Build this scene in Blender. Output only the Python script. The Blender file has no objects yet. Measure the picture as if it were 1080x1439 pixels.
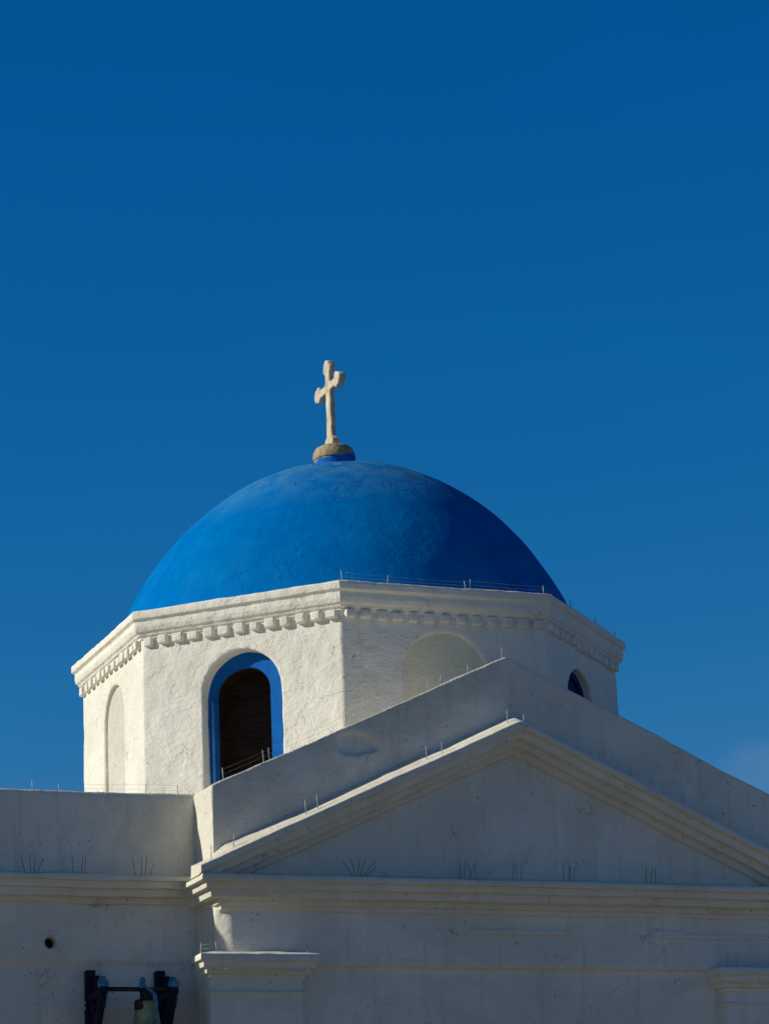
import bpy, bmesh, math, random
from mathutils import Vector, Matrix, noise
from math import radians as R, sin, cos, tan, pi, sqrt

random.seed(4)
scene = bpy.context.scene
col = scene.collection

# ------------------------------------------------------------------ camera
cam_d = bpy.data.cameras.new('camera'); cam = bpy.data.objects.new('camera', cam_d); col.objects.link(cam)
cam_d.sensor_fit = 'VERTICAL'; cam_d.sensor_height = 36.0; cam_d.lens = 3899.9 / 1439 * 36.0
cam_d.clip_end = 5000
YAW, PITCH, ROLL = 0.38815, 0.29670, -0.04275
fw = Vector((sin(YAW) * cos(PITCH), cos(YAW) * cos(PITCH), sin(PITCH)))
r0 = Vector((cos(YAW), -sin(YAW), 0)); u0 = r0.cross(fw)
rr = cos(ROLL) * r0 + sin(ROLL) * u0
uu = -sin(ROLL) * r0 + cos(ROLL) * u0
CAM = Vector((-10.2005, -26.1062, 1.6128))
m = Matrix.Identity(4)
for i in range(3):
    m[i][0] = rr[i]; m[i][1] = uu[i]; m[i][2] = -fw[i]; m[i][3] = CAM[i]
cam.matrix_world = m
scene.camera = cam

# ------------------------------------------------------------------ sun and sky
SUN_EL, SUN_AZ = R(26), R(10.0)            # sun from the left, a little behind the plane of the facade
to_sun = Vector((-cos(SUN_EL) * cos(SUN_AZ), cos(SUN_EL) * sin(SUN_AZ), sin(SUN_EL)))
sd = bpy.data.lights.new('sun', 'SUN'); sd.energy = 3.95; sd.angle = R(0.5); sd.color = (1.0, 0.94, 0.82)
sun = bpy.data.objects.new('sun', sd); col.objects.link(sun)
sun.rotation_mode = 'QUATERNION'; sun.rotation_quaternion = to_sun.to_track_quat('Z', 'Y')
sun.location = (-20, 5, 20)

world = bpy.data.worlds.new('World'); scene.world = world; world.use_nodes = True
nt = world.node_tree; nt.nodes.clear()
def wn(t, **k):
    n = nt.nodes.new(t)
    for a, b in k.items(): setattr(n, a, b)
    return n
def mathn(tree, op, a, b=None, c=None, clamp=False):
    n = tree.nodes.new('ShaderNodeMath'); n.operation = op; n.use_clamp = clamp
    for i, v in enumerate((a, b, c)):
        if v is None: continue
        if isinstance(v, (int, float)): n.inputs[i].default_value = v
        else: tree.links.new(v, n.inputs[i])
    return n.outputs[0]
SKY_STRENGTH = .06; ZENITH = .05
SKY_PRE = (.006, .030, .051)
SKY = ((4.0, 1.6e6, .10), (1.08, 2.15, .19), (.65, .98, .42))
sky = wn('ShaderNodeTexSky', sky_type='NISHITA', sun_disc=False)
sky.sun_elevation = SUN_EL; sky.sun_rotation = math.atan2(to_sun.x, to_sun.y)
sky.altitude = 0; sky.air_density = 1.0; sky.dust_density = 0.0; sky.ozone_density = 3.0
# deepen the sky as the photograph's processing does: a steeper curve per channel
sp = wn('ShaderNodeSeparateColor'); nt.links.new(sky.outputs[0], sp.inputs[0])
cb_ = wn('ShaderNodeCombineColor')
tz = wn('ShaderNodeTexCoord'); sz = wn('ShaderNodeSeparateXYZ'); nt.links.new(tz.outputs['Generated'], sz.inputs[0])
zm = wn('ShaderNodeMapRange', interpolation_type='SMOOTHSTEP'); nt.links.new(sz.outputs[2], zm.inputs[0])   # very deep blue towards the zenith
for i, v in enumerate((.46, .74, 1.0, ZENITH)): zm.inputs[i + 1].default_value = v
hz = wn('ShaderNodeTexNoise'); hz.inputs['Scale'].default_value = 2.6; hz.inputs['Detail'].default_value = 5; hz.inputs['Distortion'].default_value = .5
hm = wn('ShaderNodeMapping'); hm.inputs['Scale'].default_value = (1, 1, 3); nt.links.new(tz.outputs['Generated'], hm.inputs[0]); nt.links.new(hm.outputs[0], hz.inputs['Vector'])
hr = wn('ShaderNodeMapRange'); nt.links.new(hz.outputs[0], hr.inputs[0])                  # slightly uneven haze
for i, v in enumerate((.3, .7, .95, 1.05)): hr.inputs[i + 1].default_value = v
zen = mathn(nt, 'MULTIPLY', zm.outputs[0], hr.outputs[0])
for i, (pw, gain, top) in enumerate(SKY):
    x = mathn(nt, 'MULTIPLY', sp.outputs[i], SKY_PRE[i])
    x = mathn(nt, 'MULTIPLY', mathn(nt, 'POWER', x, pw), gain)
    x = mathn(nt, 'MULTIPLY', mathn(nt, 'MINIMUM', x, top), zen)
    nt.links.new(mathn(nt, 'DIVIDE', x, SKY_STRENGTH), cb_.inputs[i])
# one faint wisp of cloud low over the right-hand roof
tc = wn('ShaderNodeTexCoord')
cdir = Vector((0.4869, 0.8520, 0.1918)).normalized()
dp = wn('ShaderNodeVectorMath', operation='DOT_PRODUCT'); nt.links.new(tc.outputs['Generated'], dp.inputs[0]); dp.inputs[1].default_value = cdir
mr = wn('ShaderNodeMapRange', interpolation_type='SMOOTHSTEP'); nt.links.new(dp.outputs['Value'], mr.inputs[0])
mr.inputs[1].default_value = cos(R(1.05)); mr.inputs[2].default_value = cos(R(0.15))
nz = wn('ShaderNodeTexNoise'); nz.inputs['Scale'].default_value = 55; nz.inputs['Detail'].default_value = 5
nt.links.new(tc.outputs['Generated'], nz.inputs['Vector'])
nr = wn('ShaderNodeMapRange'); nt.links.new(nz.outputs[0], nr.inputs[0]); nr.inputs[1].default_value = .30; nr.inputs[2].default_value = .62
cm = mathn(nt, 'MULTIPLY', mr.outputs[0], nr.outputs[0]); cm = mathn(nt, 'MULTIPLY', cm, .22)
cl = wn('ShaderNodeMix', data_type='RGBA'); nt.links.new(cm, cl.inputs[0]); nt.links.new(cb_.outputs[0], cl.inputs[6])
cl.inputs[7].default_value = (3.2, 4.6, 7.0, 1)
bg = wn('ShaderNodeBackground'); bg.inputs[1].default_value = SKY_STRENGTH
wo = wn('ShaderNodeOutputWorld'); nt.links.new(cl.outputs[2], bg.inputs[0]); nt.links.new(bg.outputs[0], wo.inputs[0])

vs = scene.view_settings
vs.view_transform = 'Standard'; vs.look = 'None'; vs.exposure = 0.0; vs.gamma = 1.0
scene.cycles.max_bounces = 6

# ------------------------------------------------------------------ materials
def new_mat(name):
    mt = bpy.data.materials.new(name); mt.use_nodes = True
    t = mt.node_tree; t.nodes.clear()
    o = t.nodes.new('ShaderNodeOutputMaterial'); p = t.nodes.new('ShaderNodeBsdfPrincipled')
    t.links.new(p.outputs[0], o.inputs[0])
    return mt, t, p
def tex(t, kind, vec, scale, detail=4, rough=.55, dist=0):
    n = t.nodes.new('ShaderNodeTexNoise'); n.inputs['Scale'].default_value = scale; n.inputs['Detail'].default_value = detail
    n.inputs['Roughness'].default_value = rough; n.inputs['Distortion'].default_value = dist
    t.links.new(vec, n.inputs['Vector']); return n.outputs[0]
def mrange(t, v, a, b, c=0., d=1., smooth=False):
    n = t.nodes.new('ShaderNodeMapRange'); t.links.new(v, n.inputs[0])
    if smooth: n.interpolation_type = 'SMOOTHSTEP'
    for i, x in enumerate((a, b, c, d)): n.inputs[i + 1].default_value = x
    return n.outputs[0]
def mixc(t, f, a, b, blend='MIX'):
    n = t.nodes.new('ShaderNodeMix'); n.data_type = 'RGBA'; n.blend_type = blend
    if isinstance(f, (int, float)): n.inputs[0].default_value = f
    else: t.links.new(f, n.inputs[0])
    for i, v in ((6, a), (7, b)):
        if isinstance(v, tuple): n.inputs[i].default_value = (*v, 1)
        else: t.links.new(v, n.inputs[i])
    return n.outputs[2]
def bump(t, h, strength, dist, prev=None):
    n = t.nodes.new('ShaderNodeBump'); n.inputs['Strength'].default_value = strength; n.inputs['Distance'].default_value = dist
    t.links.new(h, n.inputs['Height'])
    if prev is not None: t.links.new(prev, n.inputs['Normal'])
    return n.outputs[0]
def position(t):
    return t.nodes.new('ShaderNodeNewGeometry').outputs['Position']
def scaled(t, v, s):
    n = t.nodes.new('ShaderNodeMapping'); n.inputs['Scale'].default_value = s; t.links.new(v, n.inputs[0]); return n.outputs[0]
def cracks(t, vec, scale, width, mask_scale, mask_lo, mask_hi, dist=.25):
    """sparse hairline cracks: voronoi cell borders, bent by noise, kept only in a few patches"""
    nn = t.nodes.new('ShaderNodeTexNoise'); nn.inputs['Scale'].default_value = scale * 2.2; nn.inputs['Detail'].default_value = 6
    t.links.new(vec, nn.inputs['Vector'])
    sc = t.nodes.new('ShaderNodeVectorMath'); sc.operation = 'SCALE'; sc.inputs['Scale'].default_value = dist; t.links.new(nn.outputs['Color'], sc.inputs[0])
    ad = t.nodes.new('ShaderNodeVectorMath'); ad.operation = 'ADD'; t.links.new(vec, ad.inputs[0]); t.links.new(sc.outputs[0], ad.inputs[1])
    v = t.nodes.new('ShaderNodeTexVoronoi'); v.feature = 'DISTANCE_TO_EDGE'; v.inputs['Scale'].default_value = scale; t.links.new(ad.outputs[0], v.inputs['Vector'])
    line = mrange(t, v.outputs['Distance'], 0, width, 1, 0)
    mk = mrange(t, tex(t, '', vec, mask_scale, 3), mask_lo, mask_hi)
    return mathn(t, 'MULTIPLY', line, mk)

def plaster(name, base, rough_amt=1.0, stain=.12, crack=.5):
    mt, t, p = new_mat(name); pos = position(t)
    big = tex(t, '', pos, 1.3, 5); mid = tex(t, '', pos, 6.5, 6, .6, .4); fine = tex(t, '', pos, 42, 5, .65)
    trowel = tex(t, '', scaled(t, pos, (1.0, 1.0, 2.2)), 13, 4, .55, .9)
    dark = tuple(c * k for c, k in zip(base, (.80, .77, .70)))
    c = mixc(t, mrange(t, big, .42, .75, 0, stain * 3), base, dark)
    # run-off streaks
    st = tex(t, '', scaled(t, pos, (9, 9, .8)), 1, 4, .6); c = mixc(t, mrange(t, st, .54, .70, 0, stain * 2.6), c, tuple(k * q for k, q in zip(base, (.70, .66, .58))))
    mot = tex(t, '', pos, 3.4, 7, .68, .6); c = mixc(t, mrange(t, mot, .46, .62, 0, stain * 1.6), c, tuple(k * .84 for k in base))
    # patches of repainting
    pat = mrange(t, tex(t, '', pos, .85, 8, .6, .8), .50, .53); c = mixc(t, mathn(t, 'MULTIPLY', pat, stain * 2.2), c, tuple(k * q for k, q in zip(base, (.80, .80, .76))))
    # small pits and flecks
    pit = mrange(t, tex(t, '', pos, 30, 2, .4), .69, .74)
    pit = mathn(t, 'MULTIPLY', pit, mrange(t, tex(t, '', pos, 2.3, 2), .48, .6))
    c = mixc(t, mathn(t, 'MULTIPLY', pit, .65), c, (.20, .17, .13))
    ck = cracks(t, pos, 2.3, .009, 2.6, .60, .66, .35)
    c = mixc(t, mathn(t, 'MULTIPLY', ck, crack), c, (.25, .22, .17))
    t.links.new(c, p.inputs['Base Color']); p.inputs['Roughness'].default_value = .92; p.inputs['Specular IOR Level'].default_value = .2
    n = bump(t, mid, .55 * rough_amt, .030); n = bump(t, trowel, .5 * rough_amt, .012, n); n = bump(t, fine, .35 * rough_amt, .004, n)
    inv = mathn(t, 'MULTIPLY', mathn(t, 'ADD', ck, pit), -1.0); n = bump(t, inv, .7, .008, n)
    t.links.new(n, p.inputs['Normal']); return mt
M_white = plaster('whitewashed_plaster', (.80, .77, .67), 1.0, .20)
M_drum = plaster('rough_whitewash', (.82, .80, .70), 1.35, .10, .3)
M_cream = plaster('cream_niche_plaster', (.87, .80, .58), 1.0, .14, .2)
M_trim = plaster('trim_plaster', (.79, .755, .64), .6, .16, .3)

def dome_mat():
    mt, t, p = new_mat('blue_dome_paint'); pos = position(t)
    big = tex(t, '', pos, .9, 4); mid = tex(t, '', pos, 4.5, 6, .6, .3); fine = tex(t, '', pos, 26, 5)
    c = mixc(t, mrange(t, big, .3, .7), (.0, .180, .53), (.0, .140, .47))
    c = mixc(t, mathn(t, 'MULTIPLY', mrange(t, mid, .45, .75), .35), c, (.0, .215, .53))
    ck = cracks(t, pos, .9, .007, .9, .50, .54, .75)
    sep = t.nodes.new('ShaderNodeSeparateXYZ'); t.links.new(pos, sep.inputs[0])
    fd = mrange(t, tex(t, '', pos, 1.5, 9, .68, .7), .50, .66); c = mixc(t, mathn(t, 'MULTIPLY', fd, .22), c, (.015, .25, .50))
    dp_ = mrange(t, tex(t, '', pos, 2.1, 8, .66, .5), .52, .60); c = mixc(t, mathn(t, 'MULTIPLY', dp_, .22), c, (.0, .085, .36))
    # chalky weathered crown and flakes
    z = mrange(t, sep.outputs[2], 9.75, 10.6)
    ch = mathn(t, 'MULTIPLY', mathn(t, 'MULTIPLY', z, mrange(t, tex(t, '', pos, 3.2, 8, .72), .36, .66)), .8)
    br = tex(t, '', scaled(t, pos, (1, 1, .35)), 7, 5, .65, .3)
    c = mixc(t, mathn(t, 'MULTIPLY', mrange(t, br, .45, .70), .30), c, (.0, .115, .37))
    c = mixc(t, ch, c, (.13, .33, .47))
    fl = mathn(t, 'MULTIPLY', mrange(t, tex(t, '', pos, 9, 4, .5), .66, .68), mrange(t, sep.outputs[2], 10.15, 10.5))
    c = mixc(t, mathn(t, 'MULTIPLY', fl, .6), c, (.45, .55, .58))
    c = mixc(t, mathn(t, 'MULTIPLY', ck, .08), c, (.001, .06, .24))
    t.links.new(c, p.inputs['Base Color']); p.inputs['Roughness'].default_value = .8; p.inputs['Specular IOR Level'].default_value = 0
    n = bump(t, mid, .4, .035); n = bump(t, fine, .25, .004, n); pl = mrange(t, tex(t, '', pos, 1.7, 9, .62, .5), .485, .515)      # lifted edges of old paint layers
    mk = mrange(t, tex(t, '', pos, .8, 2), .47, .60)
    n = bump(t, mathn(t, 'MULTIPLY', pl, mk), .35, .010, n); n = bump(t, mathn(t, 'MULTIPLY', ck, mk), .7, .014, n)
    t.links.new(n, p.inputs['Normal']); return mt
M_dome = dome_mat()

def pedestal_mat():
    mt, t, p = new_mat('blue_and_ochre_pedestal'); pos = position(t)
    sep = t.nodes.new('ShaderNodeSeparateXYZ'); t.links.new(pos, sep.inputs[0])
    h = mathn(t, 'ADD', sep.outputs[2], mathn(t, 'MULTIPLY', tex(t, '', pos, 9, 4), .10))
    h = mathn(t, 'SUBTRACT', h, mathn(t, 'MULTIPLY', sep.outputs[0], .16))
    f = mrange(t, h, 10.835, 10.85)
    oc = mixc(t, mrange(t, tex(t, '', scaled(t, pos, (14, 14, 4)), 2, 5, .7), .35, .65), (.52, .42, .25), (.26, .19, .09))
    c = mixc(t, f, (.002, .135, .48), oc)
    t.links.new(c, p.inputs['Base Color']); p.inputs['Roughness'].default_value = .9; p.inputs['Specular IOR Level'].default_value = .15
    t.links.new(bump(t, tex(t, '', pos, 35, 5), .5, .01), p.inputs['Normal']); return mt
M_ped = pedestal_mat()

def simple(name, c1, c2, scale, rough, metal=0, bstr=.3, bdist=.004, detail=5):
    mt, t, p = new_mat(name); pos = position(t)
    n = tex(t, '', pos, scale, detail, .6)
    t.links.new(mixc(t, mrange(t, n, .35, .68), c1, c2), p.inputs['Base Color'])
    p.inputs['Roughness'].default_value = rough; p.inputs['Metallic'].default_value = metal
    p.inputs['Specular IOR Level'].default_value = .3
    t.links.new(bump(t, n, bstr, bdist), p.inputs['Normal']); return mt
M_cross = simple('weathered_cream_stone', (.68, .60, .45), (.42, .34, .23), 10, .9, 0, .5, .012)
M_blue = simple('blue_gloss_paint', (.0, .128, .45), (.0, .10, .39), 9, .95)
M_litedge = simple('lit_edge_pale_blue', (.10, .36, .62), (.05, .24, .50), 30, .6)  # paler blue: the lit edge of the window opening put into colour
M_shutter = simple('dark_blue_shutter_paint', (.001, .012, .16), (.001, .008, .11), 12, .8)
M_navy = simple('navy_painted_timber', (.001, .002, .018), (.002, .004, .030), 18, .65)
M_sblue = simple('chipped_sky_blue_iron', (.10, .34, .50), (.015, .07, .18), 38, .5)
M_iron = simple('blackened_iron', (.012, .012, .016), (.03, .025, .02), 40, .6)
M_bronze = simple('greenish_bronze', (.44, .46, .22), (.20, .22, .10), 13, .5, .35)
M_pin = simple('galvanised_wire', (.50, .52, .52), (.36, .38, .39), 60, .45, .2)
M_dark = simple('drain_hole_dark', (.012, .010, .008), (.02, .017, .014), 20, .95)
M_niche = plaster('old_niche_plaster', (.66, .645, .56), 1.6, .16, .3)
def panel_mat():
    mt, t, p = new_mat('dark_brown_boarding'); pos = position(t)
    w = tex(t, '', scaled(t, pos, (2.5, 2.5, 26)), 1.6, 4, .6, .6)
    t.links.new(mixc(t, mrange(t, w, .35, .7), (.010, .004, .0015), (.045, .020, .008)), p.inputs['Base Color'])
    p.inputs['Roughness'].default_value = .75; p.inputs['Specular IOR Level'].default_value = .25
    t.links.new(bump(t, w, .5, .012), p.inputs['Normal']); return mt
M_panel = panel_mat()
def ground_mat():
    mt, t, p = new_mat('pale_stone_paving'); pos = position(t)
    v = t.nodes.new('ShaderNodeTexVoronoi'); v.feature = 'DISTANCE_TO_EDGE'; v.inputs['Scale'].default_value = 1.6; t.links.new(pos, v.inputs['Vector'])
    st = mixc(t, mrange(t, tex(t, '', pos, 1.1, 5), .3, .7), (.21, .185, .125), (.16, .14, .095))
    t.links.new(mixc(t, mrange(t, v.outputs[0], .02, .05), (.26, .235, .16), st), p.inputs['Base Color'])
    p.inputs['Roughness'].default_value = .9; return mt
M_ground = ground_mat()

# ------------------------------------------------------------------ mesh helpers
def link(name, bm, mat, parent=None, smooth=True):
    me = bpy.data.meshes.new(name)
    bmesh.ops.recalc_face_normals(bm, faces=bm.faces)
    bm.to_mesh(me); bm.free(); return link_me(name, me, mat, parent, smooth)
def link_me(name, me, mat, parent=None, smooth=True):
    me.materials.clear(); me.materials.append(mat)
    for p in me.polygons: p.use_smooth = smooth
    o = bpy.data.objects.new(name, me); col.objects.link(o)
    if parent is not None: o.parent = parent; o.matrix_parent_inverse = parent.matrix_world.inverted()
    return o
def empty(name, loc=(0, 0, 0)):
    o = bpy.data.objects.new(name, None); o.location = loc; col.objects.link(o); o.empty_display_size = .2
    bpy.context.view_layer.update(); return o
def tag(o, label=None, cat=None, group=None, kind=None):
    for k, v in (('label', label), ('category', cat), ('group', group), ('kind', kind)):
        if v: o[k] = v
    return o
def box(bm, x0, x1, y0, y1, z0, z1):
    v = [bm.verts.new((x, y, z)) for x in (x0, x1) for y in (y0, y1) for z in (z0, z1)]
    for f in ((0, 1, 3, 2), (4, 6, 7, 5), (0, 4, 5, 1), (2, 3, 7, 6), (0, 2, 6, 4), (1, 5, 7, 3)): bm.faces.new([v[i] for i in f])
def prism(bm, pts, vec):
    """closed solid: a planar outline (list of Vectors) pushed along vec"""
    a = [bm.verts.new(p) for p in pts]; b = [bm.verts.new(Vector(p) + Vector(vec)) for p in pts]
    bm.faces.new(a); bm.faces.new(b[::-1]); n = len(a)
    for i in range(n): bm.faces.new((a[i], a[(i + 1) % n], b[(i + 1) % n], b[i]))
def tube(bm, pts, r, seg=6):
    pts = [Vector(p) for p in pts]; rings = []
    for i, p in enumerate(pts):
        d = (pts[min(i + 1, len(pts) - 1)] - pts[max(i - 1, 0)]).normalized()
        a = d.orthogonal().normalized(); b = d.cross(a)
        if rings:
            a = (ref - d * ref.dot(d)).normalized(); b = d.cross(a)
        ref = a
        rad = r[i] if isinstance(r, (list, tuple)) else r
        rings.append([bm.verts.new(p + (a * cos(2 * pi * k / seg) + b * sin(2 * pi * k / seg)) * rad) for k in range(seg)])
    for i in range(len(rings) - 1):
        for k in range(seg): bm.faces.new((rings[i][k], rings[i][(k + 1) % seg], rings[i + 1][(k + 1) % seg], rings[i + 1][k]))
    bm.faces.new(rings[0][::-1]); bm.faces.new(rings[-1])
def lathe(bm, prof, seg=48, c=(0, 0)):
    rings = []
    for r, z in prof:
        if r < 1e-6: rings.append([bm.verts.new((c[0], c[1], z))])
        else: rings.append([bm.verts.new((c[0] + r * cos(2 * pi * k / seg), c[1] + r * sin(2 * pi * k / seg), z)) for k in range(seg)])
    for a, b in zip(rings, rings[1:]):
        for k in range(seg):
            k2 = (k + 1) % seg
            if len(a) == 1 and len(b) == 1: continue
            if len(a) == 1: bm.faces.new((a[0], b[k2], b[k]))
            elif len(b) == 1: bm.faces.new((a[k], a[k2], b[0]))
            else: bm.faces.new((a[k], a[k2], b[k2], b[k]))
def bevelled(bm, w, seg=2):
    bmesh.ops.recalc_face_normals(bm, faces=bm.faces)
    bmesh.ops.bevel(bm, geom=list(bm.edges), offset=w, segments=seg, profile=.6, affect='EDGES')
    return bm
def wobble_me(me, amp, scale, amp2=0, scale2=1, seed=0):
    off = Vector((seed * 7.31, seed * 3.7, seed * 1.9))
    nrm = [v.normal.copy() for v in me.vertices]
    for v, n in zip(me.vertices, nrm):
        d = amp * noise.noise(v.co * scale + off)
        if amp2: d += amp2 * noise.noise(v.co * scale2 - off)
        v.co += n * d
def solidify(name, bm, voxel, mat, parent, cutters=(), smooth_it=2, amp=.008, sc=1.6, amp2=.004, sc2=6, seed=0):
    """union of closed solids minus cutters, remeshed so plaster edges come out soft, then made uneven"""
    bmesh.ops.recalc_face_normals(bm, faces=bm.faces)
    me = bpy.data.meshes.new('temp'); bm.to_mesh(me); bm.free()
    o = bpy.data.objects.new('temp', me); col.objects.link(o)
    tmp = []
    for cb in cutters:
        bmesh.ops.recalc_face_normals(cb, faces=cb.faces)
        cme = bpy.data.meshes.new('cut'); cb.to_mesh(cme); cb.free(); co = bpy.data.objects.new('cut', cme); col.objects.link(co); tmp.append(co)
        md = o.modifiers.new('b', 'BOOLEAN'); md.operation = 'DIFFERENCE'; md.solver = 'EXACT'; md.object = co
    md = o.modifiers.new('r', 'REMESH'); md.mode = 'VOXEL'; md.voxel_size = voxel; md.adaptivity = 0
    md = o.modifiers.new('s', 'SMOOTH'); md.factor = .5; md.iterations = smooth_it
    bpy.context.view_layer.update()
    dg = bpy.context.evaluated_depsgraph_get()
    out = bpy.data.meshes.new_from_object(o.evaluated_get(dg))
    bpy.data.objects.remove(o)
    for c in tmp: bpy.data.objects.remove(c)
    out.name = name
    wobble_me(out, amp, sc, amp2, sc2, seed)
    return link_me(name, out, mat, parent)
def round_profile(pts, r=.008, closed=False):
    """nick each interior corner of an open profile so mouldings have worn edges"""
    out = [Vector(pts[0])]
    for a, b, c in zip(pts, pts[1:], pts[2:]):
        a, b, c = Vector(a), Vector(b), Vector(c)
        k = min(r, .45 * (a - b).length, .45 * (c - b).length)
        p, q = b + (a - b).normalized() * k, b + (c - b).normalized() * k
        out += [p, (p + q + b * 2) / 4, q]
    out.append(Vector(pts[-1])); return out
def grid_mesh(rows, closed_u=False):
    bm = bmesh.new(); vv = [[bm.verts.new(p) for p in row] for row in rows]
    n = len(vv)
    for i in range(n if closed_u else n - 1):
        a, b = vv[i], vv[(i + 1) % n]
        for k in range(len(a) - 1): bm.faces.new((a[k], a[k + 1], b[k + 1], b[k]))
    return bm, vv
def cap_rows(bm, vv):
    bm.faces.new(vv[0]); bm.faces.new(vv[-1][::-1])
def subdiv_pts(ps, step):
    out = []
    for a, b in zip(ps, ps[1:]):
        n = max(1, int(round((b - a) / step)))
        out += [a + (b - a) * i / n for i in range(n)]
    return out + [ps[-1]]
def finish(name, bm, mat, parent, amp=.005, sc=2.2, amp2=.003, sc2=9, seed=0):
    bmesh.ops.recalc_face_normals(bm, faces=bm.faces)
    me = bpy.data.meshes.new(name); bm.to_mesh(me); bm.free()
    wobble_me(me, amp, sc, amp2, sc2, seed)
    o = link_me(name, me, mat, parent)
    me.set_sharp_from_angle(angle=R(28))
    return o

# ------------------------------------------------------------------ ground
bm = bmesh.new()
v = [bm.verts.new(p) for p in ((-900, -900, 0), (900, -900, 0), (900, 900, 0), (-900, 900, 0))]; bm.faces.new(v)
tag(link('ground', bm, M_ground, None, False), kind='structure')

# ------------------------------------------------------------------ the church
church = tag(empty('church'), 'whitewashed church with blue dome on an octagonal drum behind a pedimented facade', 'church')
T8 = tan(R(22.5))
SL = .4537                                        # slope of the gable and the pediment
YW = -3.42                                        # front of the wings
HALF = 2.83                                       # half the width of the facade

# front wall: lower wall, frieze standing proud of it, tympanum
bm = bmesh.new()
box(bm, -2.78, 2.78, -3.862, -3.30, 0, 4.90)
prism(bm, [(-2.80, -3.30, 4.846), (-2.80, -3.825, 4.846), (-2.72, -3.895, 4.846), (-2.675, -3.917, 4.846), (2.66, -3.917, 4.846), (2.74, -3.895, 4.846), (2.80, -3.80, 4.846), (2.80, -3.30, 4.846)], (0, 0, .734))
prism(bm, [(-2.78, -3.900, 5.3), (2.78, -3.900, 5.3), (2.78, -3.900, 5.62), (0, -3.900, 6.87), (-2.78, -3.900, 5.62)], (0, .5, 0))
facade = solidify('facade_wall', bm, .020, M_white, church, smooth_it=1, amp=.014, sc=1.1, amp2=.009, sc2=5, seed=1)

# shallow raised strips on the frieze
for x0, x1, z0, z1 in ((-.493, .452, 5.138, 5.178), (1.36, 2.62, 5.130, 5.165), (1.31, 1.62, 5.134, 5.192), (-1.68, -.75, 5.333, 5.352), (-.348, -.005, 5.325, 5.353), (.392, 2.5, 5.320, 5.350)):
    bm = bmesh.new(); box(bm, x0, x1, -3.934, -3.88, z0, z1); bevelled(bm, .006)
    bmesh.ops.subdivide_edges(bm, edges=[e for e in bm.edges if e.calc_length() > .2], cuts=12, use_grid_fill=True)
    finish('frieze_strip', bm, M_white, facade, .004, 3, 0, 1, seed=3)

# gable parapet above the pediment
bm = bmesh.new()
za = 7.661
prism(bm, [(-HALF, -3.915, 5.55), (HALF, -3.915, 5.55), (HALF, -3.915, za - SL * HALF), (0, -3.915, za), (-HALF, -3.915, za - SL * HALF)], (0, .50, 0))
# it is only the band above the tympanum: its front stands where the frieze does
cut = bmesh.new()
prism(cut, [(-3.2, -4.5, 5.2), (3.2, -4.5, 5.2), (3.2, -4.5, 5.3), (2.6, -4.5, 5.62), (0, -4.5, 6.80), (-2.6, -4.5, 5.62), (-3.2, -4.5, 5.3)], (0, 2, 0))
# a shallow sunken patch, left of the apex
ring = [(-1.675, 6.80), (-1.655, 6.85), (-1.60, 6.885), (-1.50, 6.900), (-1.40, 6.890), (-1.32, 6.84), (-1.275, 6.79), (-1.295, 6.735), (-1.40, 6.705), (-1.50, 6.684), (-1.60, 6.690), (-1.655, 6.73)]
cut2 = bmesh.new(); prism(cut2, [(x, -4.2, z) for x, z in ring], (0, .315, 0))
parapet = solidify('gable_parapet', bm, .017, M_white, church, [cut, cut2], smooth_it=1, amp=.014, sc=1.3, amp2=.009, sc2=5, seed=2)
# horizontal cornice of the facade, returning along its left and right ends
def cornice(path, prof, name, parent, mat, seed, step=.03, amp=.006):
    """sweep (out, z) profile along a plan polyline, outward on the right-hand side, mitred"""
    P = [Vector((x, y)) for x, y in path]
    prof = round_profile(prof, .010)
    rows = []
    for i in range(len(P)):
        d0 = (P[i] - P[i - 1]).normalized() if i else None
        d1 = (P[i + 1] - P[i]).normalized() if i < len(P) - 1 else None
        dd = [d for d in (d0, d1) if d]
        ns = [Vector((d.y, -d.x)) for d in dd]
        nb = (ns[0] + ns[-1]); nb = nb / (1 + ns[0].dot(ns[-1])) if len(ns) == 2 else ns[0]
        rows.append([Vector((P[i].x + nb.x * o, P[i].y + nb.y * o, z)) for o, z in prof])
    full = []
    for a, b in zip(rows, rows[1:]):
        L = (b[0] - a[0]).length; n = max(1, int(L / step))
        full += [[p.lerp(q, k / n) for p, q in zip(a, b)] for k in range(n)]
    full.append(rows[-1])
    bm, vv = grid_mesh(full); cap_rows(bm, vv)
    return finish(name, bm, mat, parent, amp * 1.6, 1.9, .007, 7, seed)
HC = [(-.02, 5.64), (.06, 5.605), (.255, 5.572), (.262, 5.520), (.212, 5.522), (.208, 5.462), (.158, 5.464), (.150, 5.398), (.070, 5.396), (.060, 5.350), (.030, 5.352), (.020, 5.312), (-.02, 5.305)]
cornice([(-HALF + .08, -3.35), (-HALF + .08, -3.915), (HALF - .08, -3.915), (HALF - .08, -3.35)], HC, 'entablature_cornice', church, M_trim, 5)

# raking cornices of the pediment: one moulding bent over the apex
RP = [(-.02, .112), (.04, .092), (.150, .052), (.255, .010), (.258, -.055), (.208, -.052), (.202, -.128), (.128, -.124), (.120, -.190), (.045, -.186), (.036, -.245), (-.02, -.255)]
RPr = round_profile(RP, .010); rows = []
xs = subdiv_pts([-3.02, 0, 3.02], .03)
for x in xs:
    zt = 7.0 - SL * sqrt(x * x + .0002)
    rows.append([Vector((x, -3.912 - o, max(zt + (d * min(1, max(.45, (3.02 - abs(x)) / .30)) if d > .02 else d), 5.568 + .0005 * (o > .1)))) for o, d in RPr])
bm, vv = grid_mesh(rows); cap_rows(bm, vv)
finish('pediment_cornice', bm, M_trim, church, .011, 1.7, .007, 7, 6)

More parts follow.
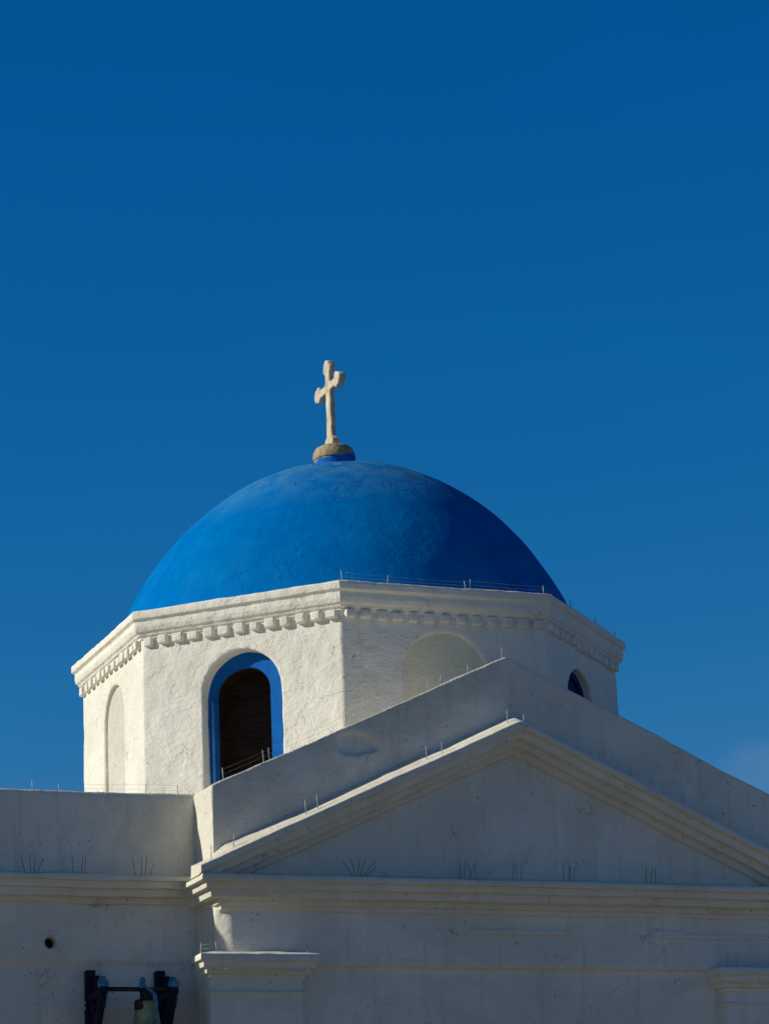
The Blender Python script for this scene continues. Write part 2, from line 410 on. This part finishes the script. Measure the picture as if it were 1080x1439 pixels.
# pilasters with moulded capitals
CP = [(-.01, 4.93), (.05, 4.915), (.115, 4.898), (.122, 4.838), (.090, 4.840), (.085, 4.782), (.052, 4.784), (.045, 4.735), (.014, 4.737), (.010, 4.700), (-.01, 4.695)]
def pilaster(x0, x1, dz, end_l, seed):
    bm = bmesh.new(); box(bm, x0, x1, -3.99, -3.60, 0, 4.84 + dz)
    p = solidify('pilaster', bm, .024, M_white, church, amp=.008, sc=1.2, seed=seed)
    prof = [(o, z + dz) for o, z in CP]
    cornice([(x0, -3.86), (x0, -3.99), (x1, -3.99), (x1, -3.80)], prof, 'capital', p, M_trim, seed + 1, .02, .007)
    cornice([(x0, -3.86), (x0, -3.99), (x1, -3.99), (x1, -3.80)], [(-.01, 4.60 + dz), (.014, 4.592 + dz), (.016, 4.572 + dz), (-.01, 4.560 + dz)], 'astragal', p, M_trim, seed + 2, .02, .004)
    bm = bmesh.new(); box(bm, x0 + .01, x1 - .01, -4.07, -3.84, 4.76 + dz, 4.905 + dz); link('capital_core', bm, M_trim, p)
    return p
pilaster(-2.90, -2.075, .02, True, 11)
pilaster(1.945, 2.80, -.045, False, 21)

# wings: low arms of the cross-shaped plan either side, with parapet, cornice and a stepped lower wall
def wing(x0, x1, seed, hole=None):
    bm = bmesh.new()
    box(bm, x0, x1, YW, YW + .42, 4.93, 6.385)
    box(bm, x0, x1, YW + .035, YW + .42, 0, 4.99)
    cuts = []
    if hole:
        cb = bmesh.new(); tube(cb, [(hole[0], YW - .3, hole[1]), (hole[0], YW + .30, hole[1])], .056, 20); cuts.append(cb)
    w = solidify('wing_wall', bm, .024, M_white, church, cuts, smooth_it=1, amp=.016, sc=1.2, amp2=.009, sc2=5, seed=seed)
    if hole:
        # plaster collar round the spout hole and a solid plug inside, the hole's shade painted on it
        prof = []
        bm = bmesh.new(); n = 28
        rings = []
        for r_, y in ((.055, YW + .10), (.056, YW - .010), (.072, YW - .030), (.096, YW - .020), (.125, YW + .02)):
            rings.append([bm.verts.new((hole[0] + r_ * (1 + .06 * sin(3 * a + r_ * 30)) * cos(a), y, hole[1] + r_ * (1 + .05 * cos(2 * a)) * sin(a))) for a in [2 * pi * k / n for k in range(n)]])
        for a, b in zip(rings, rings[1:]):
            for k in range(n): bm.faces.new((a[k], a[(k + 1) % n], b[(k + 1) % n], b[k]))
        link('spout_collar', bm, M_white, w)
        bm = bmesh.new(); tube(bm, [(hole[0], YW + .09, hole[1]), (hole[0], YW + .28, hole[1])], .056, 20); link('dark_hole_plug', bm, M_dark, w)
    # side and back walls and the roof slab behind the parapet
    bm = bmesh.new(); box(bm, x0 + .02, x1 - .02, YW + .40, 3.4, 0, 6.12); link('wing_block', bm, M_white, church)
    wc = [(-.02, 5.70), (.05, 5.668), (.225, 5.635), (.232, 5.584), (.186, 5.586), (.180, 5.526), (.128, 5.528), (.120, 5.466), (.05, 5.464), (.035, 5.420), (-.02, 5.405)]
    cornice([(x0, YW), (x1, YW)], wc, 'wing_cornice', w, M_trim, seed + 3, .03, .009)
    return w
wing(-8.2, -2.72, 31, (-4.115, 5.089))
wing(2.72, 8.2, 41)
# nave behind the facade
bm = bmesh.new()
prism(bm, [(-2.7, -3.40, 0), (2.7, -3.40, 0), (2.7, -3.40, 6.2), (0, -3.40, 7.40), (-2.7, -3.40, 6.2)], (0, 9.5, 0))
link('nave', bm, M_white, church, False)

# ---- octagonal drum
RW = 2.55
def oct_pt(k, r, t):
    """point on side k (outward normal at angle), t in -1..1 along it"""
    a = R(180 + 45 * k); n = Vector((cos(a), sin(a))); tg = Vector((-sin(a), cos(a)))
    return n * r + tg * (t * r * T8)
bm = bmesh.new()
v = [oct_pt(k, RW, -1) for k in range(8)]
prism(bm, [(p.x, p.y, 5.9) for p in v], (0, 0, 8.56 - 5.9))
def arch_cut(k, cx, half, zs, zb, depth, extra=.5, n=20, rise=1.0):
    a = R(180 + 45 * k); nn = Vector((cos(a), sin(a), 0)); tg = Vector((-sin(a), cos(a), 0))
    cb = bmesh.new()
    out = [(cx - half, zb), (cx + half, zb)] + [(cx + half * cos(pi * i / n), zs + rise * half * sin(pi * i / n)) for i in range(n + 1)]
    prism(cb, [nn * (RW - depth) + tg * s + Vector((0, 0, z)) for s, z in out], nn * (depth + extra))
    return cb
# sides: 0 faces -x, 1 faces the camera's left, 2 is parallel to the facade, 3 the next one round
cuts = [arch_cut(0, .045, .35, 7.82, 6.3, .075), arch_cut(1, -.005, .415, 7.745, 6.3, .62), arch_cut(2, -.01, .43, 7.82, 6.3, .06, rise=.96),
        arch_cut(3, -.10, .40, 7.715, 6.3, .30), arch_cut(7, 0, .40, 7.74, 6.3, .13), arch_cut(4, 0, .40, 7.74, 6.3, .13)]
drum = solidify('drum', bm, .020, M_drum, church, cuts, amp=.008, sc=1.6, amp2=.006, sc2=6.5, seed=7)

def oct_ring(prof, name, mat, parent, seed, step=.03, amp=.005):
    prof = round_profile(prof, .008); rows = []
    for k in range(8):
        n = int(2 * RW * T8 / step)
        for i in range(n):
            t = -1 + 2 * i / n
            rows.append([Vector((*oct_pt(k, r, t), z)) for r, z in prof])
    bm, vv = grid_mesh(rows, True)
    return finish(name, bm, mat, parent, amp * 1.5, 1.8, .006, 8, seed)
DC = [(2.30, 8.72), (2.50, 8.690), (2.650, 8.655), (2.660, 8.640), (2.660, 8.578), (2.632, 8.560), (2.628, 8.548), (2.632, 8.500), (2.618, 8.455), (2.596, 8.440), (2.590, 8.420), (2.568, 8.412), (2.565, 8.392), (2.52, 8.388)]
oct_ring(DC, 'drum_cornice', M_drum, drum, 8)
# dentils: one block, repeated along the sides that can be seen
dbm = bmesh.new(); box(dbm, -.049, .049, -.05, .048, -.036, .050); bevelled(dbm, .014, 3)
dme = bpy.data.meshes.new('dentil'); bmesh.ops.recalc_face_normals(dbm, faces=dbm.faces); dbm.to_mesh(dme); dbm.free()
first = True
for k in (0, 1, 2, 3):
    a = R(180 + 45 * k); n = Vector((cos(a), sin(a), 0)); tg = Vector((-sin(a), cos(a), 0))
    N = 13
    for i in range(N):
        o = bpy.data.objects.new('dentil', dme); col.objects.link(o)
        if first: dme.materials.append(M_drum); first = False
        s = (i - (N - 1) / 2) * (2 * RW * T8 / N)
        o.parent = drum
        o.location = n * RW + tg * (s + random.uniform(-.006, .006)) + Vector((0, 0, 8.352 + random.uniform(-.004, .004)))
        o.rotation_euler = (random.uniform(-.04, .04), random.uniform(-.05, .05), a - pi / 2 + pi + random.uniform(-.03, .03))
        o.scale = (random.uniform(.82, 1.15), random.uniform(.8, 1.1), random.uniform(.85, 1.12))
for p in dme.polygons: p.use_smooth = True

def face_frame(k):
    a = R(180 + 45 * k)
    return Vector((cos(a), sin(a), 0)), Vector((-sin(a), cos(a), 0))
def arch_outline(cx, half, zs, zb, n=24, rise=1.0):
    return [(cx + half, zb)] + [(cx + half * cos(pi * i / n), zs + rise * half * sin(pi * i / n)) for i in range(n + 1)] + [(cx - half, zb)]
def window(k, cx, half, zs, ocx, ohalf, ozs, depth, zb=6.32, with_bar=True, pdepth=.42, orise=1.0):
    n, tg = face_frame(k)
    A = arch_outline(cx, half, zs, zb); B = arch_outline(ocx, ohalf, ozs, zb, rise=orise)
    bm = bmesh.new()
    def ring(pts, d): return [bm.verts.new(n * (RW - d) + tg * s + Vector((0, 0, z))) for s, z in pts]
    a0, b0, b1 = ring(A, depth), ring(B, depth), ring(B, depth + .10)
    for p, q in ((a0, b0), (b0, b1)):
        for i in range(len(p) - 1): bm.faces.new((p[i], p[i + 1], q[i + 1], q[i]))
    a1 = ring(A, depth + .10)
    for i in range(len(a0) - 1): bm.faces.new((a1[i], a1[i + 1], a0[i + 1], a0[i])); bm.faces.new((b1[i], b1[i + 1], a1[i + 1], a1[i]))
    bmesh.ops.recalc_face_normals(bm, faces=bm.faces)
    fr = link('window_frame', bm, M_blue if with_bar else M_shutter, drum, False)
    bm = bmesh.new(); C = arch_outline(cx, half + .02, zs, zb)
    prism(bm, [n * (RW - pdepth) + tg * s + Vector((0, 0, z)) for s, z in C], n * -.03)
    link('window_panel', bm, M_panel if with_bar else M_shutter, drum, False)
    bm = bmesh.new(); n0 = ring(arch_outline(ocx, ohalf + .004, ozs, zb, rise=orise), min(depth + .085, pdepth - .01)); n1 = ring(arch_outline(ocx, ohalf + .004, ozs, zb, rise=orise), pdepth + .01)
    for i in range(len(n0) - 1): bm.faces.new((n0[i], n0[i + 1], n1[i + 1], n1[i]))
    link('window_reveal', bm, M_panel if with_bar else M_navy, drum, False)
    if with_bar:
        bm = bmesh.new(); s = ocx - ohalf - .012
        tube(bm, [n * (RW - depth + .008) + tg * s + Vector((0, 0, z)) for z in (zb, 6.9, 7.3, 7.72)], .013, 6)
        link('lit_edge_bead', bm, M_litedge, drum)  # bead added along the opening's left edge, its light painted in pale blue
window(1, -.005, .425, 7.745, -.062, .300, 7.775, .135, orise=.82)
window(3, -.10, .41, 7.715, -.10, .345, 7.70, .085, with_bar=False, pdepth=.115)

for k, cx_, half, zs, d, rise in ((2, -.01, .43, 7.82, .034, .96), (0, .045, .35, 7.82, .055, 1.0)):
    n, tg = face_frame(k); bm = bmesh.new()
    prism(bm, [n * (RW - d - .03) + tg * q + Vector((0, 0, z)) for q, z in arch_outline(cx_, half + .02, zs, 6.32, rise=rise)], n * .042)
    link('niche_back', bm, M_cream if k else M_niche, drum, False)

# ---- dome with its pedestal and cross
prof = []
DA, DB, DZ = 2.612, 3.085, 7.562
nn = 64
th0 = math.asin((8.60 - DZ) / DB)
for i in range(nn + 1):
    th = th0 + (pi / 2 - th0) * i / nn
    prof.append((DA * cos(th) if i < nn else 0, DZ + DB * sin(th)))
bm = bmesh.new(); lathe(bm, prof, 200)
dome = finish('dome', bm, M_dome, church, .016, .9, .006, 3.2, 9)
bm = bmesh.new()
lathe(bm, [(0, 10.50), (.205, 10.50), (.206, 10.72), (.212, 10.765), (.224, 10.775), (.228, 10.81), (.220, 10.85), (.196, 10.895), (.15, 10.925), (.08, 10.94), (0, 10.945)], 40, (-.065, .03))
finish('pedestal', bm, M_ped, dome, .006, 6, .003, 18, 10)
# the cross stands edge-on to the facade: its broad side faces the sun
cx, cy = -.085, .03
bm = bmesh.new()
TH = .032
def slab(pts, th): prism(bm, [(cx - th, cy + y, z) for y, z in pts], (2 * th, 0, 0))
def ball(y, z, r, th, n=14): slab([(y + r * cos(2 * pi * i / n), z + r * sin(2 * pi * i / n)) for i in range(n)], th)
slab([(-.076, 10.90), (.076, 10.90), (.058, 11.60), (.050, 11.84), (-.050, 11.84), (-.058, 11.60)], TH)
slab([(-.30, 11.550), (.30, 11.550), (.30, 11.638), (-.30, 11.638)], TH * .98)
for sy in (-1, 1):
    ball(sy * .305, 11.595, .076, TH * 1.3); ball(sy * .268, 11.632, .052, TH * 1.15); ball(sy * .268, 11.556, .052, TH * 1.15)
    ball(sy * .046, 11.800, .050, TH * 1.1); ball(sy * .075, 10.965, .055, TH * 1.3)
ball(0, 11.838, .066, TH * 1.3); ball(0, 11.595, .085, TH * 1.02)
slab([(-.10, 10.88), (.10, 10.88), (.085, 11.02), (-.085, 11.02)], TH * 1.35)
solidify('cross', bm, .011, M_cross, dome, smooth_it=6, amp=.005, sc=9, amp2=.002, sc2=30, seed=12)

# ------------------------------------------------------------------ bell and its two brackets
AX = -3.80                                            # y of the axle
def bracket(x, label):
    b = tag(empty('bell_bracket', (x, YW, 4.2)), label, 'bracket', 'bell brackets on the wing wall')
    def p(name, fn, mat, bev=.004):
        bm = bmesh.new(); fn(bm); bevelled(bm, bev, 1) if bev else None; return link(name, bm, mat, b, bev == 0)
    y0 = YW + .04
    p('wall_post', lambda bm: box(bm, x - .040, x + .040, y0 - .075, y0 + .01, 3.95, 4.855), M_navy)
    p('block', lambda bm: box(bm, x + .004, x + .062, y0 - .145, y0 - .070, 4.45, 4.800), M_navy)
    p('arm', lambda bm: box(bm, x - .028, x + .028, AX - .02, y0 - .07, 4.590, 4.650), M_navy)
    def strut(bm):
        prism(bm, [(x - .026, AX - .03, 4.610), (x - .026, AX + .045, 4.610), (x - .026, y0 - .06, 4.06), (x - .026, y0 - .06, 3.96)], (.052, 0, 0))
    p('strut', strut, M_navy)
    def strut2(bm):
        prism(bm, [(x - .020, y0 - .07, 4.610), (x - .020, y0 - .14, 4.610), (x - .020, AX + .14, 4.40), (x - .020, AX + .17, 4.36)], (.040, 0, 0))
    p('cross_brace', strut2, M_navy)
    def housing(bm):
        box(bm, x - .036, x + .036, AX - .045, AX + .045, 4.610, 4.668)
    p('bearing', housing, M_navy, .010)
    bm = bmesh.new(); tube(bm, [(x - .036, AX - .01, 4.692), (x + .036, AX - .01, 4.692)], .036, 18); tube(bm, [(x - .046, AX - .01, 4.692), (x + .046, AX - .01, 4.692)], .016, 12); box(bm, x - .022, x + .022, AX - .025, AX + .03, 4.70, 4.752); link('bearing_cap', bm, M_sblue, b)
    for z in (4.585, 4.54, 4.40):
        bm = bmesh.new(); tube(bm, [(x + .046, y0 - .04, z), (x - .046, y0 - .04, z)], .010, 8); link('bolt', bm, M_pin, b)
    for yy, zz, rad in ((y0 - .135, 4.515, .040), (y0 - .115, 4.325, .050), (y0 - .20, 4.545, .028)):      # forged scrolls in the corner of the bracket
        bm = bmesh.new(); tube(bm, [(x, yy + rad * (1 - .018 * a) * cos(a * .42), zz + rad * (1 - .018 * a) * sin(a * .42)) for a in range(20)], .011, 8); link('scroll', bm, M_navy, b)
    bm = bmesh.new(); tube(bm, [(x + .030, AX - .035, 4.62), (x + .034, AX + .02, 4.55), (x + .030, AX + .06, 4.50)], .008, 6); link('tie_rod', bm, M_sblue, b)
    return b
bracket(-3.775, 'dark blue iron bell bracket, the one further from the facade corner')
bracket(-3.165, 'dark blue iron bell bracket, the one close beside the facade corner')
bx = -3.40
bell = tag(empty('church_bell', (bx, AX, 4.0)), 'greenish bronze bell hanging from an axle between two blue brackets', 'bell')
bm = bmesh.new(); tube(bm, [(-3.80, AX, 4.650), (-3.14, AX, 4.650)], .019, 12); link('axle', bm, M_iron, bell)
bm = bmesh.new()
lathe(bm, [(0, 4.545), (.060, 4.552), (.092, 4.548), (.100, 4.535), (.096, 4.518), (.092, 4.505), (.100, 4.46), (.112, 4.38), (.132, 4.30), (.158, 4.22), (.192, 4.155), (.222, 4.12), (.226, 4.105), (.205, 4.10), (.18, 4.14), (.14, 4.22), (.10, 4.36), (.08, 4.47), (0, 4.49)], 40, (bx, AX))
link('bell_body', bm, M_bronze, bell)
bm = bmesh.new(); box(bm, bx - .050, bx + .050, AX - .035, AX + .035, 4.53, 4.645); bevelled(bm, .010, 2); link('crown', bm, M_iron, bell)
bm = bmesh.new(); box(bm, bx - .105, bx - .02, AX - .080, AX + .02, 4.475, 4.56); bevelled(bm, .016, 2); link('counterweight', bm, M_iron, bell)
bm = bmesh.new(); tube(bm, [(bx - .03, AX, 4.66), (bx - .03, AX, 4.715)], [.034, .022], 12); bmesh.ops.create_uvsphere(bm, u_segments=12, v_segments=8, radius=.027, matrix=Matrix.Translation((bx - .03, AX, 4.728))); link('pin_cap', bm, M_sblue, bell)
bm = bmesh.new(); tube(bm, [(bx - .02, AX - .03, 4.665), (bx + .02, AX - .07, 4.63), (bx + .045, AX - .11, 4.59), (bx + .052, AX - .12, 4.50), (bx + .044, AX - .13, 4.40), (bx + .030, AX - .14, 4.33), (bx + .0, AX - .15, 4.28)], .012, 8); link('swing_lever', bm, M_sblue, bell)
bm = bmesh.new(); tube(bm, [(bx, AX, 4.50), (bx, AX, 4.16)], .012, 8); bmesh.ops.create_uvsphere(bm, u_segments=14, v_segments=10, radius=.036, matrix=Matrix.Translation((bx, AX, 4.13))); link('clapper', bm, M_iron, bell)

# ------------------------------------------------------------------ bird wires and bird spikes
def bird_wire(pts, label, h=.10, lean=(0, 0, 0), strings=(.045, .085), pr=.0038, ext=None):
    """a run of short pins carrying thin taut wires"""
    P = [Vector(p) for p in pts]
    o = tag(empty('bird_wire', P[0]), label, 'bird wire', 'bird wires along the roof edges')
    tops = []
    for p in P:
        hh = h * random.uniform(.85, 1.15)
        d = Vector((lean[0] + random.uniform(-.012, .012), lean[1] + random.uniform(-.01, .01), hh))
        bm = bmesh.new(); tube(bm, [p + Vector((0, 0, -.02)), p + d * .5, p + d], pr, 6); link('pin', bm, M_pin, o)
        tops.append((p, d))
    for f in strings:
        path = []
        for (p, d), (q, e) in zip(tops, tops[1:]):
            a, b = p + d * (f / h), q + e * (f / h)
            path += [a, a.lerp(b, .5) + Vector((0, 0, -.004))]
        path.append(tops[-1][0] + tops[-1][1] * (f / h))
        bm = bmesh.new(); tube(bm, path, .0008, 4); link('wire', bm, M_pin, o)
    return o
def gz(x): return za - SL * abs(x) + .004
bird_wire([(x, -3.86, gz(x)) for x in (-2.70, -2.33, -2.277, -1.56, -.763, -.640, -.364, -.02)], 'thin bird wire on pins up the left slope of the gable parapet')
bird_wire([(x, -3.70, gz(x)) for x in (.35, 1.129, 1.582, 2.268, 2.75)], 'thin bird wire on pins down the right slope of the gable parapet', h=.075)
def pz(x): return 7.0 - SL * abs(x) + .035
bird_wire([(x, -4.08, pz(x)) for x in (-2.9, -2.70, -2.038, -1.926, -.898, -.746, -.10)], 'thin bird wire on pins along the sunlit left slope of the pediment', h=.12)
bird_wire([(x, -4.10, pz(x)) for x in (.05, .767, 1.076, 1.6, 2.5)], 'thin bird wire on pins along the shaded right slope of the pediment', h=.09)
bird_wire([(-1.04, -2.58, 8.665), (-.583, -2.58, 8.665), (.225, -2.58, 8.665), (.27, -2.58, 8.665), (1.05, -2.58, 8.665), (1.585, -2.07, 8.665), (2.117, -1.545, 8.665), (2.55, -1.09, 8.665)], 'thin bird wire on pins round the drum cornice below the dome', h=.10)
bird_wire([(x, -3.36, 6.382) for x in (-5.2, -4.60, -4.246, -4.015, -3.242, -2.95)], 'thin bird wire on pins along the top of the left wing parapet', h=.085)
bird_wire([(-2.98, -3.98, 4.935), (-2.86, -4.06, 4.935), (-2.052, -4.05, 4.935)], 'thin bird wire on pins over the capital beside the bell', h=.075, strings=(.03, .06))
bird_wire([(1.95, -4.05, 4.87), (2.037, -4.05, 4.87), (2.6, -4.05, 4.87)], 'thin bird wire on pins over the capital at the right edge', h=.10, strings=(.04, .08))

def spikes(x, y, z, label, offs):
    o = tag(empty('bird_spike', (x, y, z)), label, 'bird spike', 'bird spike clusters along the cornices')
    for dx, lx, h in offs:
        bm = bmesh.new(); tube(bm, [(x + dx, y, z - .02), (x + dx + lx, y - .01, z + h)], .0020, 5); link('spike', bm, M_iron, o)
zc, yc = 5.590, -4.02
spikes(-1.57, yc, zc, 'bird spikes splayed in a fan under the left end of the pediment', [(-.02, -.11, .15), (-.01, -.04, .16), (.0, .03, .17), (.02, .06, .17), (.03, .14, .15), (.05, .13, .10)])
spikes(-.53, yc, zc, 'five bird spikes crowded together near the middle of the pediment floor', [(-.07, -.01, .17), (-.04, .02, .17), (-.01, .07, .14), (.04, -.04, .15), (.07, .0, .17)])
spikes(-.07, yc, zc, 'three bird spikes standing directly below the pediment apex', [(-.03, .0, .17), (.01, -.02, .15), (.04, .02, .17)])
spikes(.43, yc, zc, 'four bird spikes just right of the middle of the pediment floor', [(-.04, .0, .16), (-.01, .04, .15), (.03, -.02, .17), (.05, .02, .14)])
spikes(1.25, yc, zc, 'three bird spikes near the right end of the pediment floor', [(-.05, .01, .17), (-.01, .03, .16), (.04, .01, .17)])
zw, yw = 5.655, -3.58
spikes(-4.32, yw, zw, 'slanting bird spikes on the wing cornice farthest from the facade', [(-.05, -.04, .14), (.0, -.02, .15), (.03, .0, .15), (.05, .05, .11)])
spikes(-3.91, yw, zw, 'three upright bird spikes in the middle of the wing cornice', [(-.05, .0, .15), (.02, .02, .16), (.05, .01, .12)])
spikes(-3.36, yw, zw, 'bird spikes on the wing cornice closest to the facade corner', [(-.05, -.03, .14), (.0, .0, .14), (.03, .02, .16), (.07, .04, .09)])
